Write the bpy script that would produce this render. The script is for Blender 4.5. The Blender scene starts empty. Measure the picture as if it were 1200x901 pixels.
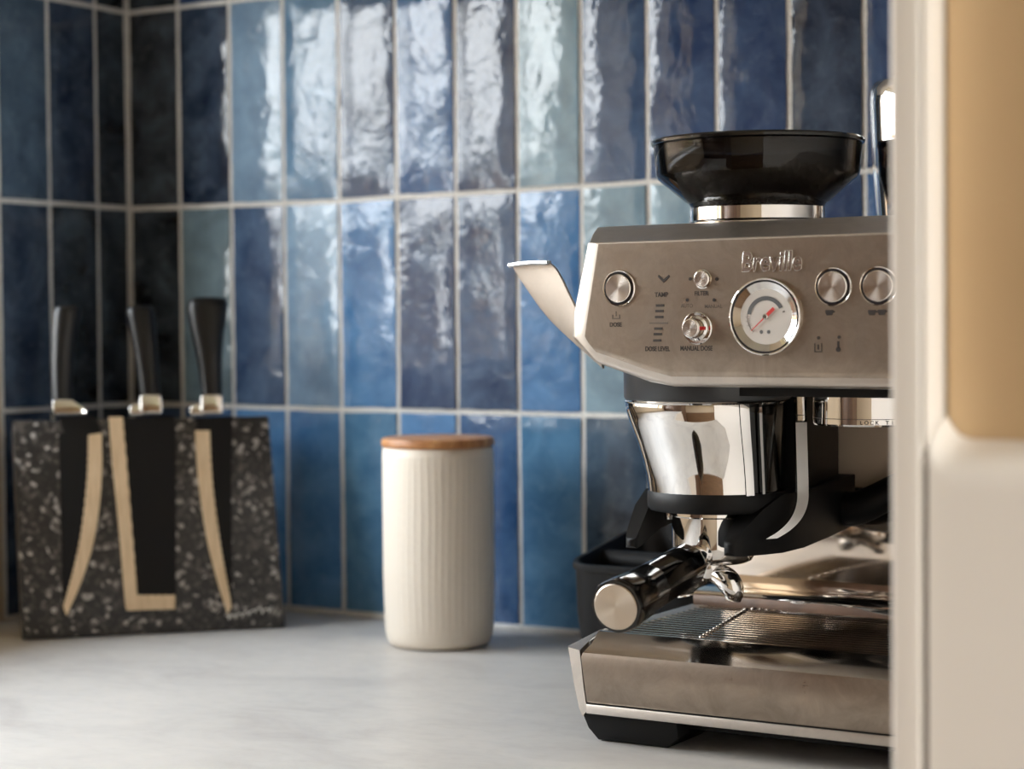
import bpy, bmesh, math, random
from math import sin, cos, pi, radians
from mathutils import Vector, Matrix, noise

S = bpy.context.scene
COL = S.collection
rnd = random.Random(7)

# ------------------------------------------------------------ camera
cam_d = bpy.data.cameras.new('camera')
cam = bpy.data.objects.new('camera', cam_d)
COL.objects.link(cam)
_r, _u, _f = Vector((.8526, .5225, -.0084)), Vector((-.0091, .0310, .9995)), Vector((-.5225, .8521, -.0311))
cam.matrix_world = Matrix(((_r.x, _u.x, -_f.x, 1.4141), (_r.y, _u.y, -_f.y, -1.5523), (_r.z, _u.z, -_f.z, .2823), (0, 0, 0, 1)))
cam_d.sensor_width = 36
cam_d.lens = 2319.91 / 1200 * 36
cam_d.clip_start = .02
cam_d.dof.use_dof = True
cam_d.dof.focus_distance = 1.31
cam_d.dof.aperture_fstop = 5.6
S.camera = cam

# ------------------------------------------------------------ sky and exposure
SKY = 18.0
w = bpy.data.worlds.new('overcast_sky')
S.world = w
w.use_nodes = True
nt = w.node_tree
nt.nodes.clear()
wo = nt.nodes.new('ShaderNodeOutputWorld')
bg = nt.nodes.new('ShaderNodeBackground')
tc = nt.nodes.new('ShaderNodeTexCoord')
sp = nt.nodes.new('ShaderNodeSeparateXYZ')
cr = nt.nodes.new('ShaderNodeValToRGB')
nt.links.new(tc.outputs['Generated'], sp.inputs[0])
nt.links.new(sp.outputs['Z'], cr.inputs[0])
nt.links.new(cr.outputs[0], bg.inputs[0])
nt.links.new(bg.outputs[0], wo.inputs[0])
cr.color_ramp.elements[0].position = 0
cr.color_ramp.elements[0].color = (1, .985, .96, 1)
cr.color_ramp.elements[1].position = 1
cr.color_ramp.elements[1].color = (.74, .85, 1, 1)
bg.inputs[1].default_value = SKY

S.view_settings.view_transform = 'Standard'
S.view_settings.look = 'None'
S.view_settings.exposure = 0.0
S.view_settings.gamma = 1
S.view_settings.use_curve_mapping = False
S.cycles.use_denoising = True
S.cycles.max_bounces = 10
S.cycles.diffuse_bounces = 5
S.cycles.glossy_bounces = 6
S.cycles.transmission_bounces = 8
S.cycles.transparent_max_bounces = 12
S.cycles.caustics_reflective = False
S.cycles.caustics_refractive = False
S.cycles.sample_clamp_indirect = 6

def portal(name, loc, rot, sx, sy):
    l = bpy.data.lights.new(name, 'AREA')
    l.shape = 'RECTANGLE'; l.size = sx; l.size_y = sy
    l.cycles.is_portal = True
    o = bpy.data.objects.new(name, l); COL.objects.link(o)
    o.location = loc; o.rotation_euler = rot
WY0, WY1, WZ0, WZ1, WT = -.24, -1.34, .22, .92, .28        # the kitchen window
FX0, FX1, FZ0, FZ1 = -2.75, -.95, -.50, 1.40                     # window added in the right wall to brighten the tall cabinet (y, y, z, z)
RX_ = 4.2
portal('window_portal', (-.29, (WY0 + WY1) / 2, (WZ0 + WZ1) / 2), (0, -pi / 2, 0), WZ1 - WZ0, WY0 - WY1)
portal('added_window_portal', (RX_ + .11, (FX0 + FX1) / 2, (FZ0 + FZ1) / 2), (0, pi / 2, 0), FZ1 - FZ0, FX1 - FX0)

# ------------------------------------------------------------ materials
def lin(c):
    return tuple((x / 255 / 12.92 if x / 255 <= .04045 else ((x / 255 + .055) / 1.055) ** 2.4) for x in c) + (1,)

class Mat:
    def __init__(s, name, color=(200, 200, 200), rough=.5, metal=0., **kw):
        s.m = bpy.data.materials.new(name)
        s.m.use_nodes = True
        s.nt = s.m.node_tree
        s.b = s.nt.nodes['Principled BSDF']
        s.set('Base Color', lin(color)); s.set('Roughness', rough); s.set('Metallic', metal)
        for k, v in kw.items():
            s.set(k.replace('_', ' '), v)
        s.m.diffuse_color = lin(color)
    def set(s, k, v): s.b.inputs[k].default_value = v
    def n(s, t, **kw):
        x = s.nt.nodes.new(t)
        for k, v in kw.items():
            if k in x.inputs: x.inputs[k].default_value = v
            else: setattr(x, k, v)
        return x
    def l(s, a, b): s.nt.links.new(a, b)
    def coords(s, scale=(1, 1, 1), kind='Object'):
        t = s.n('ShaderNodeTexCoord'); mp = s.n('ShaderNodeMapping')
        mp.inputs['Scale'].default_value = scale
        s.l(t.outputs[kind], mp.inputs[0])
        return mp.outputs[0]
    def noise(s, vec, scale, detail=4, rough=.55, dist=0.):
        x = s.n('ShaderNodeTexNoise')
        x.inputs['Scale'].default_value = scale; x.inputs['Detail'].default_value = detail
        x.inputs['Roughness'].default_value = rough; x.inputs['Distortion'].default_value = dist
        s.l(vec, x.inputs['Vector'])
        return x.outputs['Fac']
    def ramp(s, fac, stops):
        r = s.n('ShaderNodeValToRGB')
        e = r.color_ramp.elements
        while len(e) < len(stops): e.new(.5)
        for q, (p, c) in zip(e, stops):
            q.position = p; q.color = c if len(c) == 4 else tuple(c) + (1,)
        s.l(fac, r.inputs[0])
        return r.outputs[0]
    def rng(s, fac, a, b, lo=.3, hi=.7):
        r = s.n('ShaderNodeMapRange')
        r.inputs[1].default_value = lo; r.inputs[2].default_value = hi
        r.inputs[3].default_value = a; r.inputs[4].default_value = b
        s.l(fac, r.inputs[0])
        return r.outputs[0]
    def bump(s, h, dist, strength=1.):
        x = s.n('ShaderNodeBump')
        x.inputs['Distance'].default_value = dist; x.inputs['Strength'].default_value = strength
        s.l(h, x.inputs['Height']); s.l(x.outputs[0], s.b.inputs['Normal'])
        return x
    def mix(s, fac, a, b, mode='MIX'):
        x = s.n('ShaderNodeMix', data_type='RGBA', blend_type=mode)
        for k, v in ((0, fac), (6, a), (7, b)):
            if isinstance(v, (int, float)): x.inputs[k].default_value = v
            elif isinstance(v, tuple): x.inputs[k].default_value = v
            else: s.l(v, x.inputs[k])
        return x.outputs[2]

# glazed tile: the colour of each tile is its object colour, mottled glaze over it
TILE = Mat('blue_glazed_tile', rough=.06)
_oi = TILE.n('ShaderNodeObjectInfo')
_cmb = TILE.n('ShaderNodeVectorMath', operation='ADD')
_rv = TILE.n('ShaderNodeVectorMath', operation='SCALE')
_rv.inputs[0].default_value = (37, 17, 53)
TILE.l(_oi.outputs['Random'], _rv.inputs['Scale'])
TILE.l(TILE.coords(), _cmb.inputs[0]); TILE.l(_rv.outputs[0], _cmb.inputs[1])
_v = _cmb.outputs[0]
_m1 = TILE.noise(_v, 22, 5, .6, .6)
_m2 = TILE.noise(_v, 95, 4, .6)
_c1 = TILE.mix(TILE.rng(_m1, 0., 1.), TILE.mix(1., _oi.outputs['Color'], (.62, .62, .66, 1), 'MULTIPLY'), TILE.mix(.13, _oi.outputs['Color'], (.45, .62, .8, 1)))
_c2 = TILE.mix(TILE.rng(_m2, 0., .35, .55, .8), _c1, TILE.mix(.35, _oi.outputs['Color'], (.5, .62, .72, 1)))
TILE.l(_c2, TILE.b.inputs['Base Color'])
_h1 = TILE.noise(_v, 26, 3, .5, .3)
_h2 = TILE.noise(_v, 85, 2, .5)
_ha = TILE.n('ShaderNodeMath', operation='MULTIPLY_ADD')
TILE.l(_h2, _ha.inputs[0]); _ha.inputs[1].default_value = .22; TILE.l(_h1, _ha.inputs[2])
TILE.bump(_ha.outputs[0], .0014)

GROUT = Mat('pale_grout', (224, 218, 210), .85)
_g = GROUT.noise(GROUT.coords(), 240, 4)
GROUT.l(GROUT.ramp(_g, [(.3, lin((212, 210, 206))), (.7, lin((236, 235, 232)))]), GROUT.b.inputs['Base Color'])
GROUT.bump(_g, .0006)
PAINT = Mat('cream_wall_paint', (204, 184, 158), .7)
PAINT.bump(PAINT.noise(PAINT.coords(), 180, 3), .0004)
WHITE = Mat('white_ceiling_paint', (236, 232, 226), .8)
WHITE.bump(WHITE.noise(WHITE.coords(), 150, 3), .0003)
FLOOR = Mat('oak_floor', (120, 88, 62), .45)
_fn = FLOOR.noise(FLOOR.coords((1, 14, 1)), 3, 6, .6, .5)
FLOOR.l(FLOOR.ramp(_fn, [(.3, lin((92, 66, 46))), (.7, lin((146, 110, 80)))]), FLOOR.b.inputs['Base Color'])
WALNUT = Mat('dark_walnut', (88, 62, 44), .45)
_wl = WALNUT.noise(WALNUT.coords((14, 14, 1)), 3, 6, .6, .6)
WALNUT.l(WALNUT.ramp(_wl, [(.3, lin((58, 40, 28))), (.7, lin((104, 75, 54)))]), WALNUT.b.inputs['Base Color'])
STONE = Mat('pale_stone_worktop', (208, 203, 198), .42)
_sv = STONE.coords((1, 1.6, 1))
_s1 = STONE.noise(_sv, 9, 6, .6, .8)
_s2 = STONE.noise(_sv, 60, 4, .6)
_sc = STONE.ramp(_s1, [(.3, lin((204, 199, 195))), (.5, lin((220, 216, 211))), (.72, lin((229, 224, 218)))])
STONE.l(STONE.mix(STONE.rng(_s2, 0., .25, .5, .8), _sc, lin((198, 194, 190))), STONE.b.inputs['Base Color'])
STONE.l(STONE.rng(_s2, .36, .5), STONE.b.inputs['Roughness'])
LACQ = Mat('cream_lacquer', (234, 226, 217), .38)
LACQ.bump(LACQ.noise(LACQ.coords(), 300, 2), .00008)
GAPSHADE = Mat('brown_gap_shade', (58, 40, 32), .7)  # shade of the door gap, put into a colour
GAPSHADE.bump(GAPSHADE.noise(GAPSHADE.coords(), 300, 2), .00008)
TAN = Mat('tan_recess_lacquer', (220, 190, 148), .45)
TAN.bump(TAN.noise(TAN.coords(), 300, 2), .00008)
BASEC = Mat('base_cabinet_lacquer', (214, 203, 190), .45)
BASEC.bump(BASEC.noise(BASEC.coords(), 300, 2), .00008)

def steel(name, col, r0, r1, smudge=.5, stretch=(1, 1, 1), grain=.00004, rv=.10, det=9):
    m = Mat(name, col, r0, 1.)
    v = m.coords(stretch)
    a = m.noise(v, 34 if det > 4 else 14, det, .72 if det > 4 else .5, .8)
    b = m.noise(m.coords((1, 1, 60)), 60, 3, .6)
    d = tuple(x * .7 for x in col)
    m.l(m.mix(m.rng(a, 0., smudge), lin(col), lin(d)), m.b.inputs['Base Color'])
    c = m.n('ShaderNodeMath', operation='MULTIPLY_ADD')
    m.l(b, c.inputs[0]); c.inputs[1].default_value = rv; m.l(m.rng(a, r0, r1), c.inputs[2])
    m.l(c.outputs[0], m.b.inputs['Roughness'])
    if grain: m.bump(b, grain)
    return m
STEEL = steel('brushed_steel_panel', (180, 166, 152), .22, .36, .7)
STEELB = steel('bright_brushed_steel', (206, 198, 190), .30, .40, .3)
MIRROR = steel('polished_back_steel', (222, 208, 194), .05, .12, .3, grain=0, rv=0., det=2)
BRUSHL = steel('satin_lever_steel', (190, 181, 172), .34, .42, .2)
SATIN = Mat('satin_beige_steel', (222, 202, 180), .34, .35)
SATIN.bump(SATIN.noise(SATIN.coords(), 300, 2), .00003)
GREYP = Mat('smoky_grey_plastic', (52, 54, 57), .3)
GREYP.bump(GREYP.noise(GREYP.coords(), 500, 2), .00003)
TRAY = steel('drip_tray_steel', (200, 192, 184), .09, .18, .4, grain=0, rv=0., det=2)
CHROME = Mat('chrome', (228, 226, 224), .035, 1.)
CHROME.bump(CHROME.noise(CHROME.coords(), 14, 2), .0002)
SPUN = Mat('spun_steel', (200, 188, 174), .26, 1.)     # turned caps: anisotropic highlight round the axis
SPUN.set('Anisotropic', .85)
_tg = SPUN.n('ShaderNodeTangent', direction_type='RADIAL', axis='Y')
SPUN.l(_tg.outputs[0], SPUN.b.inputs['Tangent'])
SPUNB = Mat('bright_spun_steel', (232, 227, 221), .24, 1.)
SPUNB.set('Anisotropic', .85)
_tg = SPUNB.n('ShaderNodeTangent', direction_type='RADIAL', axis='Y')
SPUNB.l(_tg.outputs[0], SPUNB.b.inputs['Tangent'])
BLACK = Mat('matt_black_plastic', (9, 9, 10), .5, Specular_IOR_Level=.25)
BLACK.bump(BLACK.noise(BLACK.coords(), 900, 2), .00004)
GLOSS = Mat('gloss_black_plastic', (10, 10, 10), .12)
GLOSS.l(GLOSS.rng(GLOSS.noise(GLOSS.coords(), 60, 3), .08, .16), GLOSS.b.inputs['Roughness'])
RUBBER = Mat('black_rubber', (13, 13, 14), .65, Specular_IOR_Level=.3)
RUBBER.bump(RUBBER.noise(RUBBER.coords(), 500, 2), .00005)
DARKRING = Mat('dark_ring', (34, 32, 38), .3)
DARKRING.bump(DARKRING.noise(DARKRING.coords(), 500, 2), .00002)
INK = Mat('printed_ink', (44, 37, 34), .55)
INK.bump(INK.noise(INK.coords(), 500, 2), .00002)
INKL = Mat('faded_ink', (104, 94, 86), .5)
INKL.bump(INKL.noise(INKL.coords(), 500, 2), .00002)
DIAL = Mat('dial_face', (226, 222, 218), .45)
DIAL.bump(DIAL.noise(DIAL.coords(), 500, 2), .00002)
DIALARC = Mat('dial_arc', (104, 108, 112), .5)
DIALARC.bump(DIALARC.noise(DIALARC.coords(), 500, 2), .00002)
RED = Mat('red_needle', (226, 70, 66), .45)
RED.bump(RED.noise(RED.coords(), 500, 2), .00002)
REDP = Mat('red_pointer', (205, 22, 30), .35)
REDP.bump(REDP.noise(REDP.coords(), 500, 2), .00002)
BEAN = Mat('roasted_bean', (52, 30, 20), .35)
BEAN.l(BEAN.ramp(BEAN.noise(BEAN.coords(), 90, 3), [(.3, lin((38, 21, 14))), (.7, lin((74, 44, 29)))]), BEAN.b.inputs['Base Color'])
CERAMIC = Mat('white_ribbed_ceramic', (232, 222, 208), .55)
CERAMIC.bump(CERAMIC.noise(CERAMIC.coords(), 160, 3), .0003)
WOOD = Mat('acacia_lid', (186, 130, 82), .45)
_wn = WOOD.noise(WOOD.coords((4, 22, 10)), 7, 5, .6, .7)
WOOD.l(WOOD.ramp(_wn, [(.3, lin((140, 88, 50))), (.5, lin((184, 128, 80))), (.72, lin((214, 166, 116)))]), WOOD.b.inputs['Base Color'])
EDGE = Mat('tan_blade_edge', (216, 190, 154), .4)
EDGE.l(EDGE.ramp(EDGE.noise(EDGE.coords((30, 3, 3)), 10, 3), [(.3, lin((202, 174, 138))), (.7, lin((226, 202, 168)))]), EDGE.b.inputs['Base Color'])
BLADE = Mat('black_coated_blade', (12, 10, 10), .6, Specular_IOR_Level=.25)
BLADE.bump(BLADE.noise(BLADE.coords(), 400, 2), .00003)
HANDLE = Mat('black_knife_handle', (10, 10, 12), .36, Specular_IOR_Level=.4)
HANDLE.bump(HANDLE.noise(HANDLE.coords(), 500, 2), .00003)
LOGO = Mat('white_print', (215, 212, 206), .6)
LOGO.bump(LOGO.noise(LOGO.coords(), 500, 2), .00002)
# speckled black granite of the knife block
GRAN = Mat('speckled_black_granite', (48, 44, 42), .38)
_gv = GRAN.coords()
_vo = GRAN.n('ShaderNodeTexVoronoi'); _vo.inputs['Scale'].default_value = 250
GRAN.l(_gv, _vo.inputs['Vector'])
_sx = GRAN.n('ShaderNodeSeparateColor'); GRAN.l(_vo.outputs['Color'], _sx.inputs[0])
_gc = GRAN.ramp(_sx.outputs[0], [(0, lin((28, 26, 25))), (.45, lin((36, 34, 32))), (.70, lin((62, 58, 55))), (.87, lin((100, 94, 89))), (.965, lin((196, 190, 184)))])
GRAN.l(GRAN.mix(GRAN.rng(GRAN.noise(_gv, 420, 3), 0., .6), _gc, lin((30, 28, 27))), GRAN.b.inputs['Base Color'])
GLASS = Mat('window_glass', (255, 255, 255), 0.)
def thin_glass(m, tint, refl):
    nt = m.nt
    tr = m.n('ShaderNodeBsdfTransparent'); tr.inputs[0].default_value = tint
    gl = m.n('ShaderNodeBsdfGlossy'); gl.inputs['Roughness'].default_value = .02
    # Schlick reflectance, the same for both faces of the thin sheet
    lw = m.n('ShaderNodeLayerWeight'); lw.inputs[0].default_value = .5
    pw = m.n('ShaderNodeMath', operation='POWER'); pw.inputs[1].default_value = 5
    fr = m.n('ShaderNodeMath', operation='MULTIPLY_ADD'); f0 = ((refl - 1) / (refl + 1)) ** 2
    fr.inputs[1].default_value = 1 - f0; fr.inputs[2].default_value = f0
    m.l(lw.outputs['Facing'], pw.inputs[0]); m.l(pw.outputs[0], fr.inputs[0])
    mx = m.n('ShaderNodeMixShader')
    m.l(fr.outputs[0], mx.inputs[0]); m.l(tr.outputs[0], mx.inputs[1]); m.l(gl.outputs[0], mx.inputs[2])
    m.l(mx.outputs[0], nt.nodes['Material Output'].inputs[0])
thin_glass(GLASS, (.97, .98, .98, 1), 1.45)
SMOKE = Mat('smoked_plastic', (40, 36, 34), .05)
thin_glass(SMOKE, (.30, .28, .27, 1), 1.5)
LENS = Mat('gauge_lens', (255, 255, 255), 0.)
thin_glass(LENS, (.97, .97, .97, 1), 1.4)
LEAF = Mat('green_leaf', (86, 104, 58), .5)
LEAF.l(LEAF.ramp(LEAF.noise(LEAF.coords(), 3, 3), [(.3, lin((58, 74, 40))), (.7, lin((118, 128, 78)))]), LEAF.b.inputs['Base Color'])
BARK = Mat('brown_bark', (92, 74, 60), .9)
BARK.l(BARK.ramp(BARK.noise(BARK.coords((1, 1, .2)), 30, 4), [(.3, lin((66, 52, 42))), (.7, lin((118, 98, 80)))]), BARK.b.inputs['Base Color'])
FENCE = Mat('weathered_fence_wood', (150, 122, 94), .8)
FENCE.l(FENCE.ramp(FENCE.noise(FENCE.coords((12, 12, 1)), 4, 4), [(.3, lin((118, 92, 68))), (.7, lin((176, 146, 114)))]), FENCE.b.inputs['Base Color'])
LAWN = Mat('lawn_ground', (92, 104, 62), .9)
LAWN.l(LAWN.ramp(LAWN.noise(LAWN.coords(), 6, 5), [(.3, lin((74, 84, 48))), (.7, lin((118, 124, 80)))]), LAWN.b.inputs['Base Color'])

# ------------------------------------------------------------ mesh helpers
def root_of(o):
    while o.parent: o = o.parent
    return o
class MB:
    """Collects faces in world coordinates (or in the root's own frame when it is turned)."""
    def __init__(s): s.v = []; s.f = []
    def add(s, vs, fs):
        k = len(s.v); s.v += [tuple(v) for v in vs]; s.f += [tuple(k + i for i in f) for f in fs]; return s
    def box(s, x0, x1, y0, y1, z0, z1):
        return s.add([(x0, y0, z0), (x1, y0, z0), (x1, y1, z0), (x0, y1, z0), (x0, y0, z1), (x1, y0, z1), (x1, y1, z1), (x0, y1, z1)],
                     [(0, 3, 2, 1), (4, 5, 6, 7), (0, 1, 5, 4), (1, 2, 6, 5), (2, 3, 7, 6), (3, 0, 4, 7)])
    def rings(s, rings, cap0=True, cap1=True, closed=True):
        n = len(rings[0]); vs = [p for r in rings for p in r]; fs = []
        for i in range(len(rings) - 1):
            for j in range(n if closed else n - 1):
                k = (j + 1) % n
                fs.append((i * n + j, i * n + k, (i + 1) * n + k, (i + 1) * n + j))
        if cap0: fs.append(tuple(reversed(range(n))))
        if cap1: fs.append(tuple((len(rings) - 1) * n + j for j in range(n)))
        return s.add(vs, fs)
    def lathe(s, prof, c, axis=(0, 0, 1), n=48, a0=0., a1=2 * pi, cap=False):
        """prof: (radius, height along axis) pairs."""
        az = Vector(axis).normalized(); ax = az.orthogonal().normalized(); ay = az.cross(ax); c = Vector(c)
        full = abs(a1 - a0 - 2 * pi) < 1e-6
        m = n if full else n + 1
        rs = []
        for r, h in prof:
            r = max(r, 1e-5)
            rs.append([c + az * h + (ax * cos(a0 + (a1 - a0) * j / n) + ay * sin(a0 + (a1 - a0) * j / n)) * r for j in range(m)])
        return s.rings(rs, cap, cap, full)
    def cyl(s, c, r, h, axis=(0, 0, 1), n=32, bev=0.):
        if bev: return s.lathe([(0, 0), (r - bev, 0), (r, bev), (r, h - bev), (r - bev, h), (0, h)], c, axis, n)
        return s.lathe([(0, 0), (r, 0), (r, h), (0, h)], c, axis, n)
    def tube(s, pts, r, n=12, cap=True):
        pts = [Vector(p) for p in pts]; rs = []
        up = None
        for i, p in enumerate(pts):
            t = (pts[min(i + 1, len(pts) - 1)] - pts[max(i - 1, 0)]).normalized()
            if up is None: up = t.orthogonal().normalized()
            up = (up - t * up.dot(t)).normalized(); b = t.cross(up)
            rr = r[i] if isinstance(r, (list, tuple)) else r
            rs.append([p + (up * cos(2 * pi * j / n) + b * sin(2 * pi * j / n)) * rr for j in range(n)])
        return s.rings(rs, cap, cap)
    def prism(s, poly, a, b, plane='xz'):
        """poly in the plane, extruded from a to b along the third axis."""
        def P(p, t):
            return {'xz': (p[0], t, p[1]), 'xy': (p[0], p[1], t), 'yz': (t, p[0], p[1])}[plane]
        return s.rings([[P(p, a) for p in poly], [P(p, b) for p in poly]])
    def build(s, name, mat, parent=None, bevel=0., seg=2, sharp=35, flat=False, local=False):
        me = bpy.data.meshes.new(name)
        off = Vector((0, 0, 0))
        if parent is not None and not local: off = root_of(parent).location
        me.from_pydata([tuple(Vector(v) - off) for v in s.v], [], s.f)
        bm = bmesh.new(); bm.from_mesh(me)
        bmesh.ops.remove_doubles(bm, verts=bm.verts, dist=2e-6)
        bmesh.ops.recalc_face_normals(bm, faces=bm.faces)
        if bevel:
            es = [e for e in bm.edges if len(e.link_faces) == 2 and e.calc_face_angle(0) > radians(30)]
            bmesh.ops.bevel(bm, geom=es, offset=bevel, segments=seg, profile=.5, affect='EDGES', clamp_overlap=True)
        bm.to_mesh(me); bm.free()
        if not flat:
            me.shade_smooth(); me.set_sharp_from_angle(angle=radians(sharp))
        me.materials.append(mat.m)
        o = bpy.data.objects.new(name, me); COL.objects.link(o)
        if parent is not None: o.parent = parent
        return o
def thing(name, label, cat, loc=(0, 0, 0), rot=None, group=None):
    o = bpy.data.objects.new(name, None); COL.objects.link(o)
    o.location = loc; o.empty_display_size = .05
    if rot: o.rotation_euler = rot
    o['label'] = label; o['category'] = cat
    if group: o['group'] = group
    return o
def tag(o, label, cat, group=None):
    o['label'] = label; o['category'] = cat
    if group: o['group'] = group
    return o
def structure(o, label=None, cat=None):
    o['kind'] = 'structure'
    if label: o['label'] = label
    if cat: o['category'] = cat
    return o
def smooth_poly(pts, it=2, closed=False):
    for _ in range(it):
        q = []
        n = len(pts)
        if not closed: q.append(pts[0])
        for i in range(n if closed else n - 1):
            a, b = Vector(pts[i]), Vector(pts[(i + 1) % n])
            q += [tuple(a * .75 + b * .25), tuple(a * .25 + b * .75)]
        if not closed: q.append(pts[-1])
        pts = q
    return pts
def round_poly(pts, r, seg=5):
    """Rounds every corner of a closed 2-D polygon; r is one radius or one per corner."""
    out = []; n = len(pts)
    for i in range(n):
        p, a, b = Vector(pts[i]), Vector(pts[i - 1]), Vector(pts[(i + 1) % n])
        rr = r[i] if isinstance(r, (list, tuple)) else r
        d = min(rr, (a - p).length * .45, (b - p).length * .45)
        A = p + (a - p).normalized() * d; B = p + (b - p).normalized() * d
        for k in range(seg + 1):
            t = k / seg
            q = A * (1 - t) ** 2 + p * 2 * t * (1 - t) + B * t * t
            out.append((q.x, q.y))
    return out
def text(body, loc, size, mat, parent, name='lettering', ext=.00015, shear=0., rot=(pi / 2, 0, 0), local=False, bev=0., sx=1., bold=0.):
    c = bpy.data.curves.new(name, 'FONT')
    c.body = body; c.size = size; c.align_x = 'CENTER'; c.align_y = 'CENTER'
    c.extrude = ext; c.shear = shear; c.bevel_depth = bev; c.offset = bold
    c.materials.append(mat.m)
    tmp = bpy.data.objects.new(name, c); COL.objects.link(tmp)
    bpy.context.view_layer.update()
    me = bpy.data.meshes.new_from_object(tmp.evaluated_get(bpy.context.evaluated_depsgraph_get()))
    bpy.data.objects.remove(tmp); bpy.data.curves.remove(c)
    o = bpy.data.objects.new(name, me); COL.objects.link(o)
    o.parent = parent
    o.location = Vector(loc) - (Vector((0, 0, 0)) if local else root_of(parent).location)
    o.rotation_euler = rot; o.scale = (sx, 1, 1)
    return o

# ------------------------------------------------------------ room shell
FZ, CZ, RX, RY = -.90, 1.50, 4.2, -4.2
m = MB().box(-.3, RX + .1, RY - .2, .1, FZ - .05, FZ); structure(m.build('floor', FLOOR, flat=True))
m = MB().box(-.3, RX + .1, RY - .2, .1, CZ, CZ + .05); structure(m.build('ceiling', WHITE, flat=True))
GB = -.004   # grout bed stands a little behind the tile faces
wall_back = MB().box(-.3, RX, GB + .004, .1, FZ, CZ).build('wall_back', GROUT, flat=True); structure(wall_back)
def pierced(x_axis, a0, a1, holes, t0, t1, z0=FZ, z1=CZ):
    """A wall slab with rectangular openings, as boxes."""
    mb = MB()
    def bx(p0, p1, q0, q1):
        if p1 - p0 < 1e-4 or q1 - q0 < 1e-4: return
        if x_axis: mb.box(p0, p1, t0, t1, q0, q1)
        else: mb.box(t0, t1, p0, p1, q0, q1)
    cur = a0
    for h0, h1, b0, b1 in sorted(holes):
        bx(cur, h0, z0, z1); bx(h0, h1, z0, b0); bx(h0, h1, b1, z1); cur = h1
    bx(cur, a1, z0, z1)
    return mb
wall_left = pierced(False, RY, 0, [(WY1, WY0, WZ0, WZ1)], -WT, 0).build('wall_left', PAINT, flat=True); structure(wall_left)
structure(pierced(False, RY, .1, [(FX0, FX1, FZ0, FZ1)], RX, RX + .1).build('wall_right', PAINT, flat=True))
structure(MB().box(-.3, RX + .1, RY - .2, RY, FZ, CZ).build('wall_front', PAINT, flat=True))
def window(name, y0, y1, z0, z1, x):
    r = MB()
    fw = .045
    r.box(x, x + .05, y0, y0 + fw, z0, z1).box(x, x + .05, y1 - fw, y1, z0, z1)
    r.box(x, x + .05, y0 + fw, y1 - fw, z0, z0 + fw).box(x, x + .05, y0 + fw, y1 - fw, z1 - fw, z1)
    o = r.build(name, WHITE, bevel=.004); structure(o)
    MB().box(x + .02, x + .024, y0 + fw, y1 - fw, z0 + fw, z1 - fw).build('pane', GLASS, o, flat=True)
    MB().box(x + .05, .02, y0, y1, z0, z0 + .012).build('sill', STONE, o, bevel=.003)
    return o
window('window_1', WY1, WY0, WZ0, WZ1, -WT + .01)
r = MB().box(RX + .04, RX + .09, FX0, FX0 + .05, FZ0, FZ1).box(RX + .04, RX + .09, FX1 - .05, FX1, FZ0, FZ1)
r.box(RX + .04, RX + .09, FX0 + .05, FX1 - .05, FZ1 - .05, FZ1).box(RX + .04, RX + .09, FX0 + .05, FX1 - .05, FZ0, FZ0 + .05)
w2 = r.build('added_window', WHITE, bevel=.004); structure(w2)  # added opening that lights the cabinet front
MB().box(RX + .063, RX + .067, FX0 + .05, FX1 - .05, FZ0 + .05, FZ1 - .05).build('pane', GLASS, w2, flat=True)

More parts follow.
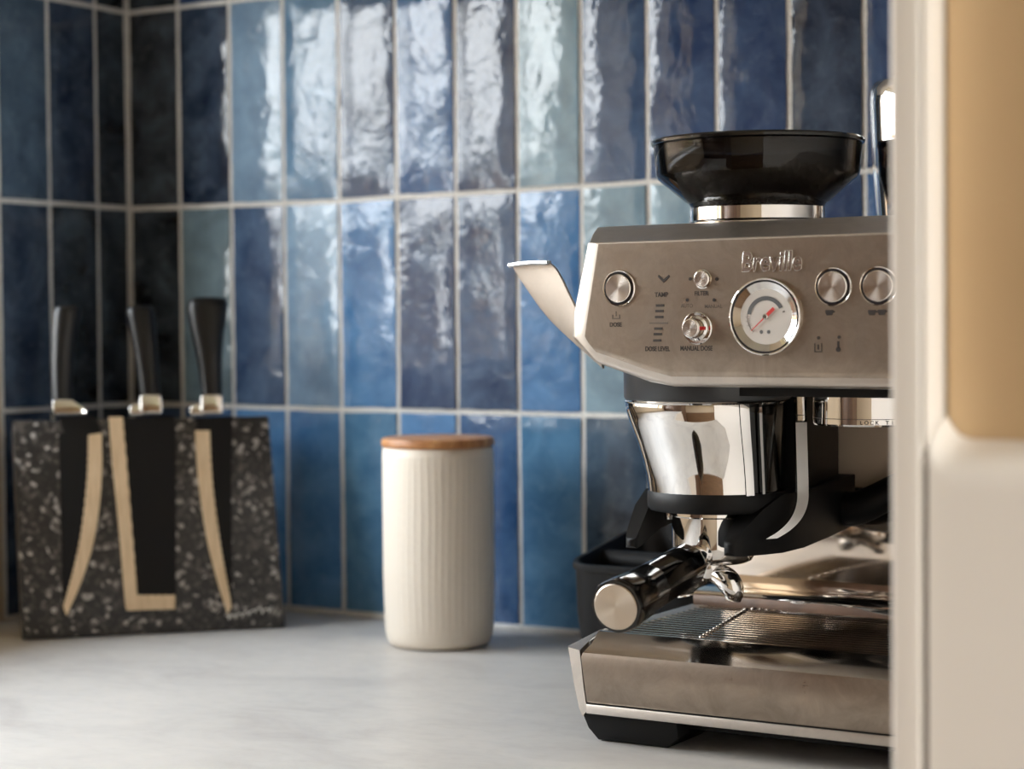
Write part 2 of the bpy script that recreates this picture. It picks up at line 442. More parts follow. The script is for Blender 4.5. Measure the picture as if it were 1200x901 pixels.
# tiles: every tile a piece of its wall, slightly bowed, wavy edged and uneven
PW, PH, GAP = .0672, .203, .0048
DZ2 = [1.2, .1, -.4, -1, -1.6, -.3, -.4, .5, 1.2, 2, 2.2, 2.2]      # how the courses wander, in mm
DZ1 = [1.6, 1.7, .6, 0, -.5, -.1, -.3, -.8, -1, -1, -1, -1]
def course(k, r):
    i = max(0, min(11, int(round(k))))
    d = {2: DZ2[i], 1: DZ1[i]}.get(r, .3 * DZ2[i] if r > 2 else 0)
    z = -.0031 + r * PH + d / 1000
    return z if r > 0 else .0035
def tile(parent, a0, a1, k0, k1, r, col, left, seed):
    NX, NZ = 6, 14
    b = MB(); vs = []; fs = []
    rr = random.Random(seed)
    g = GAP / 2
    za0, za1, zb0, zb1 = course(k0, r) + g * (r > 0), course(k1, r) + g * (r > 0), course(k0, r + 1) - g, course(k1, r + 1) - g
    tilt, roll, lift = rr.uniform(-.0005, .0005), rr.uniform(-.0009, .0009), rr.uniform(0, .0005)
    def put(u, h): return (h, -u[0], u[1]) if left else (u[0], -h, u[1])
    grid = []
    for j in range(NZ + 1):
        row = []
        v = j / NZ
        for i in range(NX + 1):
            u = i / NX
            a = a0 + g + (a1 - a0 - 2 * g) * u
            z = (za0 * (1 - u) + za1 * u) * (1 - v) + (zb0 * (1 - u) + zb1 * u) * v
            e = min(u, 1 - u) * (a1 - a0); ez = min(v, 1 - v) * .2
            if i in (0, NX): a += noise.noise(Vector((seed * 3.1, z * 60, i))) * .0007
            if j in (0, NZ): z += noise.noise(Vector((seed * 5.7, a * 60, j))) * .0008
            edge = min(e, ez)
            h = .0021 + lift + tilt * (u - .5) * 2 + roll * (v - .5) * 2 + .00035 * noise.noise(Vector((a * 28 + seed * 7.7, z * 22, seed)))
            if edge < .001: h -= .0011
            row.append(put((a, z), max(h, .0006)))
        grid.append(row)
    for row in grid: vs += row
    W_ = NX + 1
    for j in range(NZ):
        for i in range(NX):
            fs.append((j * W_ + i, j * W_ + i + 1, (j + 1) * W_ + i + 1, (j + 1) * W_ + i))
    # skirt back to the wall
    rim = [j * W_ for j in range(NZ + 1)] + [NZ * W_ + i for i in range(1, W_)] + [j * W_ + NX for j in range(NZ - 1, -1, -1)] + [i for i in range(NX - 1, 0, -1)]
    base = len(vs)
    for q in rim:
        x, y, z = vs[q]
        vs.append((.0005, y, z) if left else (x, -.0005, z))
    n = len(rim)
    for q in range(n):
        fs.append((rim[q], rim[(q + 1) % n], base + (q + 1) % n, base + q))
    b.add(vs, fs)
    o = b.build('tile', TILE, parent, sharp=60)
    o.color = lin(col)
    return o
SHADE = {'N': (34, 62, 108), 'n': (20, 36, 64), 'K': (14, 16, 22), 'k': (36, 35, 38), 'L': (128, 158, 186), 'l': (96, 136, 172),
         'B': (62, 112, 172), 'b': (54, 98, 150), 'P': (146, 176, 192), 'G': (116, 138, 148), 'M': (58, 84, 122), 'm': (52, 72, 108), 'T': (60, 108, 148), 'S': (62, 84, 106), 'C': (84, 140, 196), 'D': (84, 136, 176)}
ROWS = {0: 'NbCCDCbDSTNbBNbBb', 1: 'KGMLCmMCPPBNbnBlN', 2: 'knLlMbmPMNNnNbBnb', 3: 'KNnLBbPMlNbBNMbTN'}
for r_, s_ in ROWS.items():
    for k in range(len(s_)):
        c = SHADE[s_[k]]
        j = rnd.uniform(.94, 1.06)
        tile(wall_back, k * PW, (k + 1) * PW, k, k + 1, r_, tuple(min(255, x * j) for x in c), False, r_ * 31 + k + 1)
LROWS = {0: 'KKn', 1: 'KKn', 2: 'KnS', 3: 'KNb'}  # left tiles also darkened in colour to deepen the corner's shade
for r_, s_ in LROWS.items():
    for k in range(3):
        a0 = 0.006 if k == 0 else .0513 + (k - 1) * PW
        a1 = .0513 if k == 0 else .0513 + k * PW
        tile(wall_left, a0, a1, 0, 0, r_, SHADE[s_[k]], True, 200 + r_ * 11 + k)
# grout bed on the left wall and the pale bead along the worktop
MB().box(0, .0004, -.1875, 0, 0, CZ).build('grout_bed', GROUT, wall_left, flat=True)
MB().box(.003, 1.70, -.0075, -.0005, 0, .0045).build('grout_bead', GROUT, wall_back, bevel=.0015)

# ------------------------------------------------------------ worktop and cabinets
wt = MB().prism([(.0, .0), (1.108, .0), (1.108, -.72), (.64, -.72), (.64, -1.44), (.0, -1.44)], -.035, -.0002, 'xy').build('worktop', STONE, bevel=.003)
tag(wt, 'pale grey mottled stone worktop running along the blue tiles', 'worktop')
def base_unit(x0, x1, y0, y1, label, face):
    t = thing('base_cabinet', label, 'cabinet', ((x0 + x1) / 2, (y0 + y1) / 2, FZ))
    MB().box(x0, x1, y0, y1, FZ, -.0352).build('carcass', BASEC, t, bevel=.002)
    if face == 'y': MB().box(x0 + .003, x1 - .003, y0 - .02, y0 - .001, FZ + .1, -.06).build('door', BASEC, t, bevel=.003)
    else: MB().box(x1 + .001, x1 + .02, y0 + .003, y1 - .003, FZ + .1, -.06).build('door', BASEC, t, bevel=.003)
base_unit(.63, 1.105, -.66, -.003, 'cream base cabinet under the espresso machine worktop', 'y')
base_unit(.003, .60, -1.435, -.003, 'cream base cabinet under the window worktop', 'x')

cu = thing('added_cupboard', 'added unseen walnut cupboard beyond the window, a dark reflection for tiles and steel', 'cupboard', (.3, -2.3, FZ))  # added out of view: cuts room fill and darkens the reflections
MB().box(.004, .60, -3.30, -1.45, FZ, 1.42).build('carcass', WALNUT, cu, bevel=.002)
for k in range(3): MB().box(.601, .621, -3.297 + k * .617, -3.297 + k * .617 + .612, FZ + .09, 1.415).build('door', WALNUT, cu, bevel=.002)

wc = thing('added_wall_cabinet', 'added unseen cream cabinet above the blue tiles, shading the corner', 'cabinet', (.55, -.17, .66))  # added out of view to keep ceiling bounce off the tiled corner
MB().box(.005, 1.105, -.330, -.003, .66, 1.40).build('carcass', BASEC, wc, bevel=.001)
for x0 in (.007, .557): MB().box(x0, x0 + .546, -.349, -.331, .662, 1.398).build('door', BASEC, wc, bevel=.002)

# tall cabinet on the near right: side panel, door with a scooped pull
PY = -.75
tc_ = thing('tall_cabinet', 'tall cream cabinet with scooped tan recess in its door, beside the espresso machine', 'cabinet', (1.42, -.4, FZ))
MB().box(1.1110, 1.1248, PY, -.012, FZ, 1.40).build('side_panel', LACQ, tc_, bevel=.0022, seg=3)
MB().box(1.1252, 1.72, PY + .034, -.012, FZ, 1.40).build('carcass', BASEC, tc_, bevel=.001)
zt = 0.2208
xl = 1.1276
# lower door leaf with a coved top edge that runs back into the recess
cove = [(PY, FZ + .08), (PY, zt - .010), (PY + .0006, zt - .005), (PY + .003, zt), (PY + .008, zt + .004), (PY + .015, zt + .0075), (PY + .0235, zt + .010), (PY + .0235, FZ + .08)]
NXD = 24
rg = []
for i in range(NXD + 1):
    u = i / NXD
    x = xl + (1.70 - xl) * (u ** 2.2)
    rr_ = .010 * max(0, 1 - (x - xl) / .010) ** 2
    rg.append([(x, y, z if z < FZ + .2 else z + rr_) for y, z in cove])
MB().rings(rg).build('door', LACQ, tc_, sharp=50)
MB().box(xl, 1.70, PY + .0242, PY + .0335, zt - .03, 1.38).build('recess_panel', TAN, tc_, bevel=.001)
# the pale return strip beside the recess, its foot rounded
st = [(PY + .001, zt + .02), (PY + .0235, zt + .02)]
poly = round_poly([(PY + .0008, 1.38), (PY + .0008, zt + .004), (PY + .0238, zt + .012), (PY + .0238, 1.38)], [.001, .008, .004, .001])
MB().box(1.1250, 1.1275, PY + .004, PY + .020, FZ + .08, zt - .001).build('gap_shade_strip', GAPSHADE, tc_, flat=True)  # dark strip stands in for the shade inside the door gap
MB().prism(poly, 1.1250, 1.1268, 'yz').build('recess_return', LACQ, tc_, bevel=.0003)

# ------------------------------------------------------------ garden outside (mirrored in the glaze and the steel)
structure(MB().box(-9, -.29, -9, 6, FZ - .6, FZ - .5).build('ground', LAWN, flat=True))
structure(MB().box(4.32, 14, -9, 6, FZ - .6, FZ - .5).build('ground', LAWN, flat=True))
fe = thing('garden_fence', 'brown board fence outside the kitchen window', 'fence', (-3.7, -3, FZ - .5))
for i in range(40):
    y = -7.2 + i * .2
    MB().box(-3.72 + rnd.uniform(-.01, .01), -3.69, y, y + .185, FZ - .5, .62 + rnd.uniform(-.02, .02)).build('board', FENCE, fe, flat=True)
def tree(x, y, z0, h, spread, seed, label, dens=700):
    t = thing('garden_tree', label, 'tree', (x, y, z0), group='trees outside the kitchen window')
    R = random.Random(seed)
    trunk = MB(); tips = []
    trunk.tube([(x, y, z0), (x + .05, y + .03, z0 + h * .35), (x - .03, y + .06, z0 + h * .6), (x + .02, y, z0 + h * .9)], [.09, .075, .055, .02], 8)
    trunk.build('trunk', BARK, t)
    for k in range(16):
        a = R.uniform(0, 2 * pi); f = R.uniform(.25, .85)
        p0 = Vector((x, y, z0 + h * f)); L = spread * R.uniform(.6, 1)
        p1 = p0 + Vector((cos(a) * L * .5, sin(a) * L * .5, L * .25)); p2 = p0 + Vector((cos(a) * L, sin(a) * L, L * R.uniform(.25, .7)))
        MB().tube([p0, p1, p2], [.03, .018, .006], 6).build('branch', BARK, t)
        tips += [p0.lerp(p1, .8), p1, p1.lerp(p2, .5), p2]
    lv = MB()
    for k in range(dens):
        c = R.choice(tips) + Vector((R.gauss(0, .16), R.gauss(0, .16), R.gauss(0, .13)))
        s = R.uniform(.025, .055)
        u = Vector((R.gauss(0, 1), R.gauss(0, 1), R.gauss(0, 1))).normalized(); v = u.orthogonal().normalized()
        lv.add([c - u * s, c - v * s * .45, c + u * s, c + v * s * .45], [(0, 1, 2, 3)])
    o = lv.build('foliage', LEAF, t, flat=True); o['kind'] = 'stuff'
tree(-2.25, -3.35, FZ - .5, 3.5, 1.15, 3, 'leafy garden tree outside the kitchen window', 3000)
tree(-5.8, -8.0, FZ - .5, 4.2, 1.5, 9, 'second leafy garden tree beyond the board fence', 600)

# ------------------------------------------------------------ canister
CX, CY, CR = .449, -.104, .0498
can = thing('storage_canister', 'tall white ribbed ceramic canister with wooden lid in front of the blue tiles', 'canister', (CX, CY, 0))
prof = [(0, .002), (.036, .002), (.0405, .0002), (.0445, .0022), (.0462, .0060), (.0472, .010)]
N = 312
rgs = []
for r, z in prof[1:]: rgs.append([(CX + r * cos(2 * pi * j / N), CY + r * sin(2 * pi * j / N), z) for j in range(N)])
for z in [.016] + [.022 + .0065 * i for i in range(23)] + [.1735]:
    amp = .00014 * min(1, max(0, (z - .012) / .01), max(0, (.173 - z) / .006))
    row = []
    for j in range(N):
        a = 2 * pi * j / N
        w_ = sin(a * 52 + 1.4 * noise.noise(Vector((a * 2.2, z * 9, 4))) * 2)
        r = .0476 + (.0490 - .0476) * min(1, (z - .01) / .05) + amp * w_
        if z > .17: r -= .0004
        row.append((CX + r * cos(a), CY + r * sin(a), z))
    rgs.append(row)
rgs.append([(CX + .0465 * cos(2 * pi * j / N), CY + .0465 * sin(2 * pi * j / N), .1745) for j in range(N)])
MB().rings(rgs).build('body', CERAMIC, can, sharp=70)
lid = MB().lathe([(0, .1746), (.0485, .1746), (.0497, .1756), (.0499, .1800), (.0490, .1818), (.0470, .1824), (0, .1824)], (CX, CY, 0), n=72).build('lid', WOOD, can, sharp=40)

# ------------------------------------------------------------ knife block and its knives
KD = Vector((.163, .1728, 0)).normalized()
KA = math.atan2(KD.y, KD.x); LEAN = radians(11)
kb = thing('knife_block', 'speckled black granite knife block leaning in the tiled corner', 'knife block', (.1107, -.2718, .0), (-LEAN, 0, KA))
# local frame: x along the block, z up its leaning face, -y towards the room
TH = .072
poly = [(-0.0008, 0.0000), (0.2376, -0.0000), (0.2296, 0.2002), (-0.0052, 0.2003)]
fr_ = [(p[0], 0, p[1]) for p in poly]
sl = math.tan(LEAN)
bk_ = [(p[0], TH, p[1]) for p in poly]
bk_[0] = (poly[0][0], TH, poly[0][1] + TH * sl); bk_[1] = (poly[1][0], TH, poly[1][1] + TH * sl)
fr_[0] = (poly[0][0], 0, .0006); fr_[1] = (poly[1][0], 0, .0006)
MB().rings([fr_, bk_]).build('body', GRAN, kb, bevel=.002, local=True)
def flat_shape(pts, y0, y1):
    return MB().prism(pts, y0, y1, 'xz')
# squiggle of white script low on the face
lp = []
for i in range(60):
    t = i / 59
    q0, q1 = Vector((0.1818, 0.0121)), Vector((0.2256, 0.0180))
    c = q0.lerp(q1, t)
    lp.append((c.x + .0012 * sin(t * 44), -.0006, c.y + .0022 * sin(t * 44 + 1.2) * (1.2 if i % 11 < 5 else .7) + (.0022 if 36 < i < 44 else 0)))
MB().tube(lp, .0007, 6).build('script_mark', LOGO, kb, local=True)
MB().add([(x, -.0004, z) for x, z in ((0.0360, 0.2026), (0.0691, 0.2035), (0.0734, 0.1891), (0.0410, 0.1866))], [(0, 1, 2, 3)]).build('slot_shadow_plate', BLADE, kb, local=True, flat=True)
def knife(label, blade, edge, bol, hand, serr=True):
    t = thing('kitchen_knife', label, 'knife', (.1107, -.2718, .0), (-LEAN, 0, KA), 'black knives on the granite block')
    flat_shape(blade, -.0025, -.0007).build('blade', BLADE, t, local=True)
    # tan ground edge, fine scallops along the black side
    outer, inner = edge
    o2 = smooth_poly(outer, 2); i2 = smooth_poly(inner, 2)
    n = 56
    def samp(pl, t_):
        s_ = t_ * (len(pl) - 1); i_ = min(int(s_), len(pl) - 2); f_ = s_ - i_
        return Vector(pl[i_]).lerp(Vector(pl[i_ + 1]), f_)
    mb = MB(); ra = []
    for k in range(n + 1):
        a, b = samp(o2, k / n), samp(i2, k / n)
        d = (b - a); d = d.normalized() if d.length > 1e-6 else Vector((1, 0))
        if serr: b = b + d * (.0009 * (k % 2))
        ra.append([(a.x, -.0036, a.y), (b.x, -.0036, b.y), (b.x, -.0024, b.y), (a.x, -.0024, a.y)])
    mb.rings(ra).build('blade_edge', EDGE, t, local=True, sharp=25)
    # bolster: a steel collar with a finger guard
    bm_ = MB()
    for pl, d0, d1 in bol: bm_.prism(round_poly(pl, .0035), -d0, d1, 'xz')
    bm_.build('bolster', CHROME, t, bevel=.0030, seg=4, local=True)
    # handle: oval sections along a curved spine
    rs = []
    ctr, wid = hand
    cs = smooth_poly(ctr, 2); ws = smooth_poly([(i, q) for i, q in enumerate(wid)], 2)
    for k in range(len(cs)):
        c = cs[k]; hw = ws[k][1]; dp = min(hw * .85, .0105)
        f_ = (len(cs) - 1 - k) / 3
        if f_ < 1: q_ = math.sqrt(max(0, 1 - (1 - f_) ** 2)) * .85 + .15; hw *= q_; dp *= q_
        rs.append([(c[0] + hw * (abs(cos(a)) ** .8) * (1 if cos(a) > 0 else -1), .001 + dp * (abs(sin(a)) ** .8) * (1 if sin(a) > 0 else -1), c[1]) for a in [2 * pi * q / 20 for q in range(20)]])
    MB().rings(rs).build('handle', HANDLE, t, local=True, sharp=60)
    return t
knife('black knife with straight spine and tan edge curving left, by the block edge',
      [(0.0356, 0.1876), (0.0734, 0.1899), (0.0730, 0.1454), (0.0664, 0.0984), (0.0548, 0.0614), (0.0387, 0.0204), (0.0350, 0.0251), (0.0356, 0.0840), (0.0355, 0.1465)],
      ([(0.0741, 0.1867), (0.0738, 0.1454), (0.0671, 0.0945), (0.0554, 0.0560), (0.0387, 0.0204)], [(0.0625, 0.1853), (0.0607, 0.1458), (0.0541, 0.0950), (0.0457, 0.0602), (0.0358, 0.0282)]),
      [([(0.0302, 0.2178), (0.0478, 0.2175), (0.0600, 0.2085), (0.0614, 0.2045), (0.0307, 0.2043)], .010, .006)],
      ([(0.0401, 0.2160), (0.0399, 0.2416), (0.0413, 0.2656), (0.0441, 0.2897), (0.0469, 0.3075)], [.0092, .0096, .0104, .0122, .0132]))
knife('black cleaver with square foot outlined in tan, hung in the middle of the granite block',
      [(0.0830, 0.2008), (0.1409, 0.2012), (0.1417, 0.1755), (0.1368, 0.0228), (0.0936, 0.0240), (0.0875, 0.0820), (0.0830, 0.1452)],
      ([(0.0807, 0.2017), (0.0826, 0.1571), (0.0872, 0.0977), (0.0902, 0.0389), (0.0913, 0.0241), (0.0928, 0.0225), (0.1043, 0.0227), (0.1360, 0.0221)], [(0.0931, 0.2014), (0.0957, 0.1567), (0.0987, 0.0973), (0.1012, 0.0501), (0.1016, 0.0369), (0.1024, 0.0361), (0.1109, 0.0357), (0.1364, 0.0346)]),
      [([(0.1093, 0.2212), (0.1297, 0.2208), (0.1299, 0.2031), (0.1088, 0.2035)], .010, .006), ([(0.0996, 0.2117), (0.1162, 0.2162), (0.1158, 0.2026), (0.0994, 0.2029)], .006, .006)],
      ([(0.1202, 0.2177), (0.1185, 0.2404), (0.1168, 0.2631), (0.1143, 0.2859), (0.1125, 0.3071)], [.0098, .0100, .0112, .0128, .0138]))
knife('black pointed knife with bowed tan edge and broad handle, above the white script',
      [(0.1614, 0.1992), (0.1949, 0.2001), (0.1920, 0.1420), (0.1897, 0.0781), (0.1883, 0.0181), (0.1837, 0.0214), (0.1700, 0.0789), (0.1643, 0.1428)],
      ([(0.1594, 0.1871), (0.1603, 0.1429), (0.1657, 0.0909), (0.1730, 0.0534), (0.1835, 0.0152)], [(0.1729, 0.1868), (0.1730, 0.1426), (0.1775, 0.0905), (0.1825, 0.0546), (0.1876, 0.0213)]),
      [([(0.1653, 0.2202), (0.1860, 0.2198), (0.1862, 0.2019), (0.1647, 0.2024)], .010, .006), ([(0.1555, 0.2106), (0.1731, 0.2151), (0.1726, 0.2014), (0.1552, 0.2017)], .006, .006)],
      ([(0.1771, 0.2167), (0.1763, 0.2395), (0.1755, 0.2624), (0.1747, 0.2853), (0.1765, 0.3149)], [.0098, .0104, .0126, .0168, .0205]))

# ------------------------------------------------------------ knock box behind the machine
bn = thing('knock_box', 'black plastic knock box with a padded bar, standing between tiles and espresso machine', 'knock box', (.692, -.125, 0))
BX0, BX1, BY0, BY1, BZ = .624, .748, -.190, -.050, .0895
def rr(x0, x1, y0, y1, r, z, n=6):
    out = []
    for cx, cy, a in ((x1 - r, y1 - r, 0), (x0 + r, y1 - r, pi / 2), (x0 + r, y0 + r, pi), (x1 - r, y0 + r, 3 * pi / 2)):
        for k in range(n + 1):
            t = a + pi / 2 * k / n
            out.append((cx + r * cos(t), cy + r * sin(t), z))
    return out
rs = [rr(BX0 + .008, BX1 - .008, BY0 + .008, BY1 - .008, .02, .0003), rr(BX0 + .003, BX1 - .003, BY0 + .003, BY1 - .003, .022, .05), rr(BX0 + .002, BX1 - .002, BY0 + .002, BY1 - .002, .023, BZ - .006),
      rr(BX0, BX1, BY0, BY1, .024, BZ - .005), rr(BX0, BX1, BY0, BY1, .024, BZ - .001), rr(BX0 + .001, BX1 - .001, BY0 + .001, BY1 - .001, .023, BZ),
      rr(BX0 + .004, BX1 - .004, BY0 + .004, BY1 - .004, .021, BZ), rr(BX0 + .005, BX1 - .005, BY0 + .005, BY1 - .005, .02, BZ - .002), rr(BX0 + .012, BX1 - .012, BY0 + .012, BY1 - .012, .016, .006)]
rs = [[(x, y, z + (.022 * (y - BY0) / (BY1 - BY0) if z > .06 else 0)) for x, y, z in q] for q in rs]     # the rim rises towards the back
MB().rings(rs).build('bin', BLACK, bn, sharp=40)
MB().tube([(BX0 + .006, -.13, BZ - .002), (BX1 - .006, -.13, BZ - .002)], .008, 16).build('knock_bar', RUBBER, bn)

# ------------------------------------------------------------ espresso machine
FYY = -.400
em = thing('espresso_machine', 'brushed steel espresso machine with pressure gauge and bean hopper, cut off by the cabinet', 'espresso machine', (.93, -.24, 0))
XR = 1.095
# head shell: front outline, rolled edge, then back
inn = [(0.7760, 0.3348), (0.7665, 0.2837), (0.7644, 0.2718), (0.7779, 0.2576), (0.8160, 0.2465), (0.8322, 0.2433)]
inn += [(XR - .012, inn[-1][1] - .0005), (XR - .010, inn[0][1] + .0005)]
out = [(0.7661, 0.3355), (0.7546, 0.2889), (0.7535, 0.2723), (0.7714, 0.2555), (0.8129, 0.2424), (0.8292, 0.2398)]
out += [(XR, out[-1][1] - .0005), (XR, out[0][1] + .0012)]
def ring(pl, y): return [(p[0], y, p[1]) for p in pl]
def lerp_pl(a, b, t): return [(p[0] + (q[0] - p[0]) * t, p[1] + (q[1] - p[1]) * t) for p, q in zip(a, b)]
mid = lerp_pl(inn, out, .55)
mid2 = lerp_pl(inn, out, .9)
top = [(p[0], p[1]) for p in out]; top[0] = (0.7561, 0.3469); top[7] = (XR, top[0][1] + .001)
top[1] = (out[1][0] + .003, out[1][1]); top[2] = (out[2][0] + .003, out[2][1])
tp2 = list(top); tp2[0] = (top[0][0] + .004, top[0][1] + .0012); tp2[7] = (XR - .003, top[7][1] + .0012)
hs = MB().rings([ring(inn, -.4022), ring(mid, -.4010), ring(mid2, -.3985), ring(out, -.395), ring(lerp_pl(out, top, .6), -.379), ring(top, -.366), ring(tp2, -.35), ring(tp2, -.085), ring(lerp_pl(tp2, inn, .5), -.075)])
hs.build('head_shell', STEELB, em, bevel=.0006, seg=1, sharp=28)
# face plate, its lower edge folded under (chin)
fp_top = [(0.7777, 0.3339), (0.7686, 0.2837), (0.7668, 0.2729), (0.7697, 0.2684), (0.8068, 0.2560), (0.8280, 0.2503)]
fp_r = (XR - .013, fp_top[-1][1] + .0002)
plate = fp_top + [fp_r, (XR - .013, fp_top[0][1])]
chin = [(0.7773, 0.3339), (0.7679, 0.2837), (0.7662, 0.2723), (0.7779, 0.2584), (0.8161, 0.2471), (0.8322, 0.2439), (XR - .013, inn[5][1] + .0003), (XR - .013, fp_top[0][1])]
mid_ = lerp_pl(plate, chin, .45)
fp = MB()
fp.rings([ring(plate, -.4036), ring(mid_, -.4028), ring(chin, -.4005)], True, False)
fp.build('front_panel', STEEL, em, sharp=50)
PF = -.4037    # plane of the face
def face_disc(name, mat, c, prof, parent=None, n=40):
    return MB().lathe(prof, c, (0, -1, 0), n).build(name, mat, parent or em, sharp=30)
def button(c, r):
    o = face_disc('button', CHROME, c, [(r, -.0005), (r, .0009), (r - .0004, .0014), (r - .0009, .0012), (r - .0011, .0004), (r - .0025, .0002)])
    face_disc('button_gap', DARKRING, c, [(r - .0009, .0006), (r - .0027, .0007), (r - .003, .0002)], o)
    face_disc('button_cap', SPUNB, c, [(r - .0026, 0), (r - .0026, .0022), (r - .0031, .0027), (r * .4, .0025), (0, .0024)], o)
button((0.7934, -0.4037, 0.3043), .0120)
button((0.9436, -0.4037, 0.3029), .0122)
button((0.9731, -0.4037, 0.3029), .0122)
fb = face_disc('filter_button', SPUNB, (0.8543, -0.4037, 0.3093), [(.0052, 0), (.0052, .0026), (.0047, .0031), (0, .0029)])
face_disc('button_rim', CHROME, (0.8543, -0.4037, 0.3093), [(.0062, -.0003), (.0062, .0006), (.0056, .0009), (.0053, .0004)], fb)
# dose dial
dc = (0.8502, -0.4037, 0.2778)
dk = face_disc('dose_dial', CHROME, dc, [(.0106, -.0003), (.0106, .0010), (.0100, .0016), (.0086, .0014), (.0084, .0006), (.0080, .0006), (.0080, .0020), (.0066, .0035), (.0062, .0100), (.0058, .0104)])
face_disc('dial_cap', SPUNB, (dc[0], dc[1] - .0100, dc[2]), [(.0059, 0), (.0059, .0008), (.0054, .0012), (0, .0010)], dk)
MB().box(dc[0] + .0058, dc[0] + .0073, dc[1] - .0094, dc[1] - .0012, dc[2] - .0012, dc[2] + .0012).build('dial_pointer', REDP, dk, bevel=.0003)
# pressure gauge
gc = Vector((0.8984, -0.4037, 0.2848))
pg = face_disc('pressure_gauge', CHROME, gc, [(.0246, -.0006), (.0248, .0022), (.0244, .0036), (.0238, .0040), (.0232, .0036), (.0230, .0020)], n=64)
face_disc('gauge_seal', DARKRING, gc, [(.0233, .0030), (.0220, .0032), (.0218, .0020)], pg, 64)
face_disc('gauge_cone', CHROME, gc, [(.0221, .0030), (.0176, .0006)], pg, 64)
face_disc('gauge_face', DIAL, gc, [(.0180, .0006), (0, .0006)], pg, 64)
def arc(r0, r1, a0, a1, h, n=28):
    vs = []; fs = []
    for k in range(n + 1):
        a = a0 + (a1 - a0) * k / n
        for r in (r0, r1): vs.append((gc.x + r * cos(a), gc.y - h, gc.z + r * sin(a)))
    for k in range(n): fs.append((2 * k, 2 * k + 1, 2 * k + 3, 2 * k + 2))
    return MB().add(vs, fs)
arc(.0103, .0130, radians(172), radians(28), 0.0009).build('gauge_scale', DIALARC, pg, flat=True)
arc(.0126, .0130, radians(228), radians(172), 0.0009).build('gauge_scale', INKL, pg, flat=True)
for k in range(9):
    a = radians(180 + k * 6)
    arc(.0108, .0140 if k % 2 == 0 else .0130, a - .008, a + .008, .00095, 1).build('gauge_tick', INKL, pg, flat=True)
arc(.0118, .0134, radians(16), radians(12), .001, 2).build('gauge_tick', INKL, pg, flat=True)
na = radians(222)
def needle(a, r0, r1, w0, w1):
    d = Vector((cos(a), 0, sin(a))); p = Vector((-sin(a), 0, cos(a))); o = gc + Vector((0, -.0014, 0))
    q = [o + d * r0 - p * w0, o + d * r0 + p * w0, o + d * r1 + p * w1, o + d * r1 - p * w1]
    e = Vector((0, -.0005, 0))
    return MB().rings([q, [x + e for x in q]])
needle(na, .001, .0132, .0004, .00018).build('gauge_needle', RED, pg, flat=True)
needle(na + pi, .0012, .0078, .0011, .0011).build('gauge_needle', RED, pg, flat=True)
face_disc('needle_hub', CHROME, gc, [(.0018, .001), (.0018, .0020), (.0012, .0024), (0, .0024)], pg, 20)
for dx in (-.0032, .0018): face_disc('gauge_dot', DIALARC, gc + Vector((dx, 0, -.0096)), [(.0012, .0008), (0, .0009)], pg, 14)
face_disc('gauge_lens', LENS, gc, [(.0222, .0031), (0, .0031)], pg, 48)
# printed marks and lettering
text('Breville', Vector((0.9019, -0.4037, 0.3191)), .0172, CHROME, em, 'raised_lettering', .0007, .12, bev=.0003, sx=.80, bold=.00035)
def mark(px, w, h, mat=INK, name='level_mark'):
    x, y, z = px
    return MB().box(x - w / 2, x + w / 2, y - .0002, y + .0003, z - h / 2, z + h / 2).build(name, mat, em, flat=True)
for p in ((0.8232, -0.4037, 0.2927), (0.8228, -0.4037, 0.2891), (0.8225, -0.4037, 0.2852), (0.8218, -0.4037, 0.2777), (0.8214, -0.4037, 0.2741), (0.8210, -0.4037, 0.2700)):
    mark(p, .0060, .0016)
mark((0.8222, -0.4037, 0.2813), .0136, .0011, INKL, 'level_line')
ch = Vector((0.8261, -0.4037, 0.3098))
for s in (-1, 1):
    MB().prism([(ch.x + .0001 * s, ch.z - .0024), (ch.x + .0044 * s, ch.z + .0016), (ch.x + .0037 * s, ch.z + .0028), (ch.x, ch.z - .0001)], ch.y - .0002, ch.y + .0003).build('chevron_mark', INK, em, flat=True)
text('TAMP', (0.8242, -0.4037, 0.2996), .0042, INK, em, 'printed_word', .0001, sx=.9, bold=.0001)
text('DOSE LEVEL', (0.8211, -0.4037, 0.2644), .0043, INK, em, 'printed_word', .0001, sx=.78, bold=.0001)
text('MANUAL DOSE', (0.8492, -0.4037, 0.2647), .0043, INK, em, 'printed_word', .0001, sx=.78, bold=.0001)
text('FILTER', (0.8530, -0.4037, 0.3000), .0040, INK, em, 'printed_word', .0001, sx=.85, bold=.00008)
text('AUTO', (0.8426, -0.4037, 0.2922), .0034, INKL, em, 'printed_word', .0001, sx=.9, bold=.00005)
text('MANUAL', (0.8615, -0.4037, 0.2917), .0034, INKL, em, 'printed_word', .0001, sx=.9, bold=.00005)
text('DOSE', (0.7903, -0.4037, 0.2804), .0040, INK, em, 'printed_word', .0001, sx=.9, bold=.00008)
for p in ((0.8452, -0.4037, 0.3095), (0.8640, -0.4037, 0.3091), (0.8430, -0.4037, 0.2960), (0.8621, -0.4037, 0.2958), (0.9336, -0.4037, 0.2713), (0.9472, -0.4037, 0.2717)):
    MB().cyl(p, .0011, .0004, (0, -1, 0), 12).build('indicator_light', INK, em, flat=True)
dk_ = Vector((0.7907, -0.4037, 0.2863))
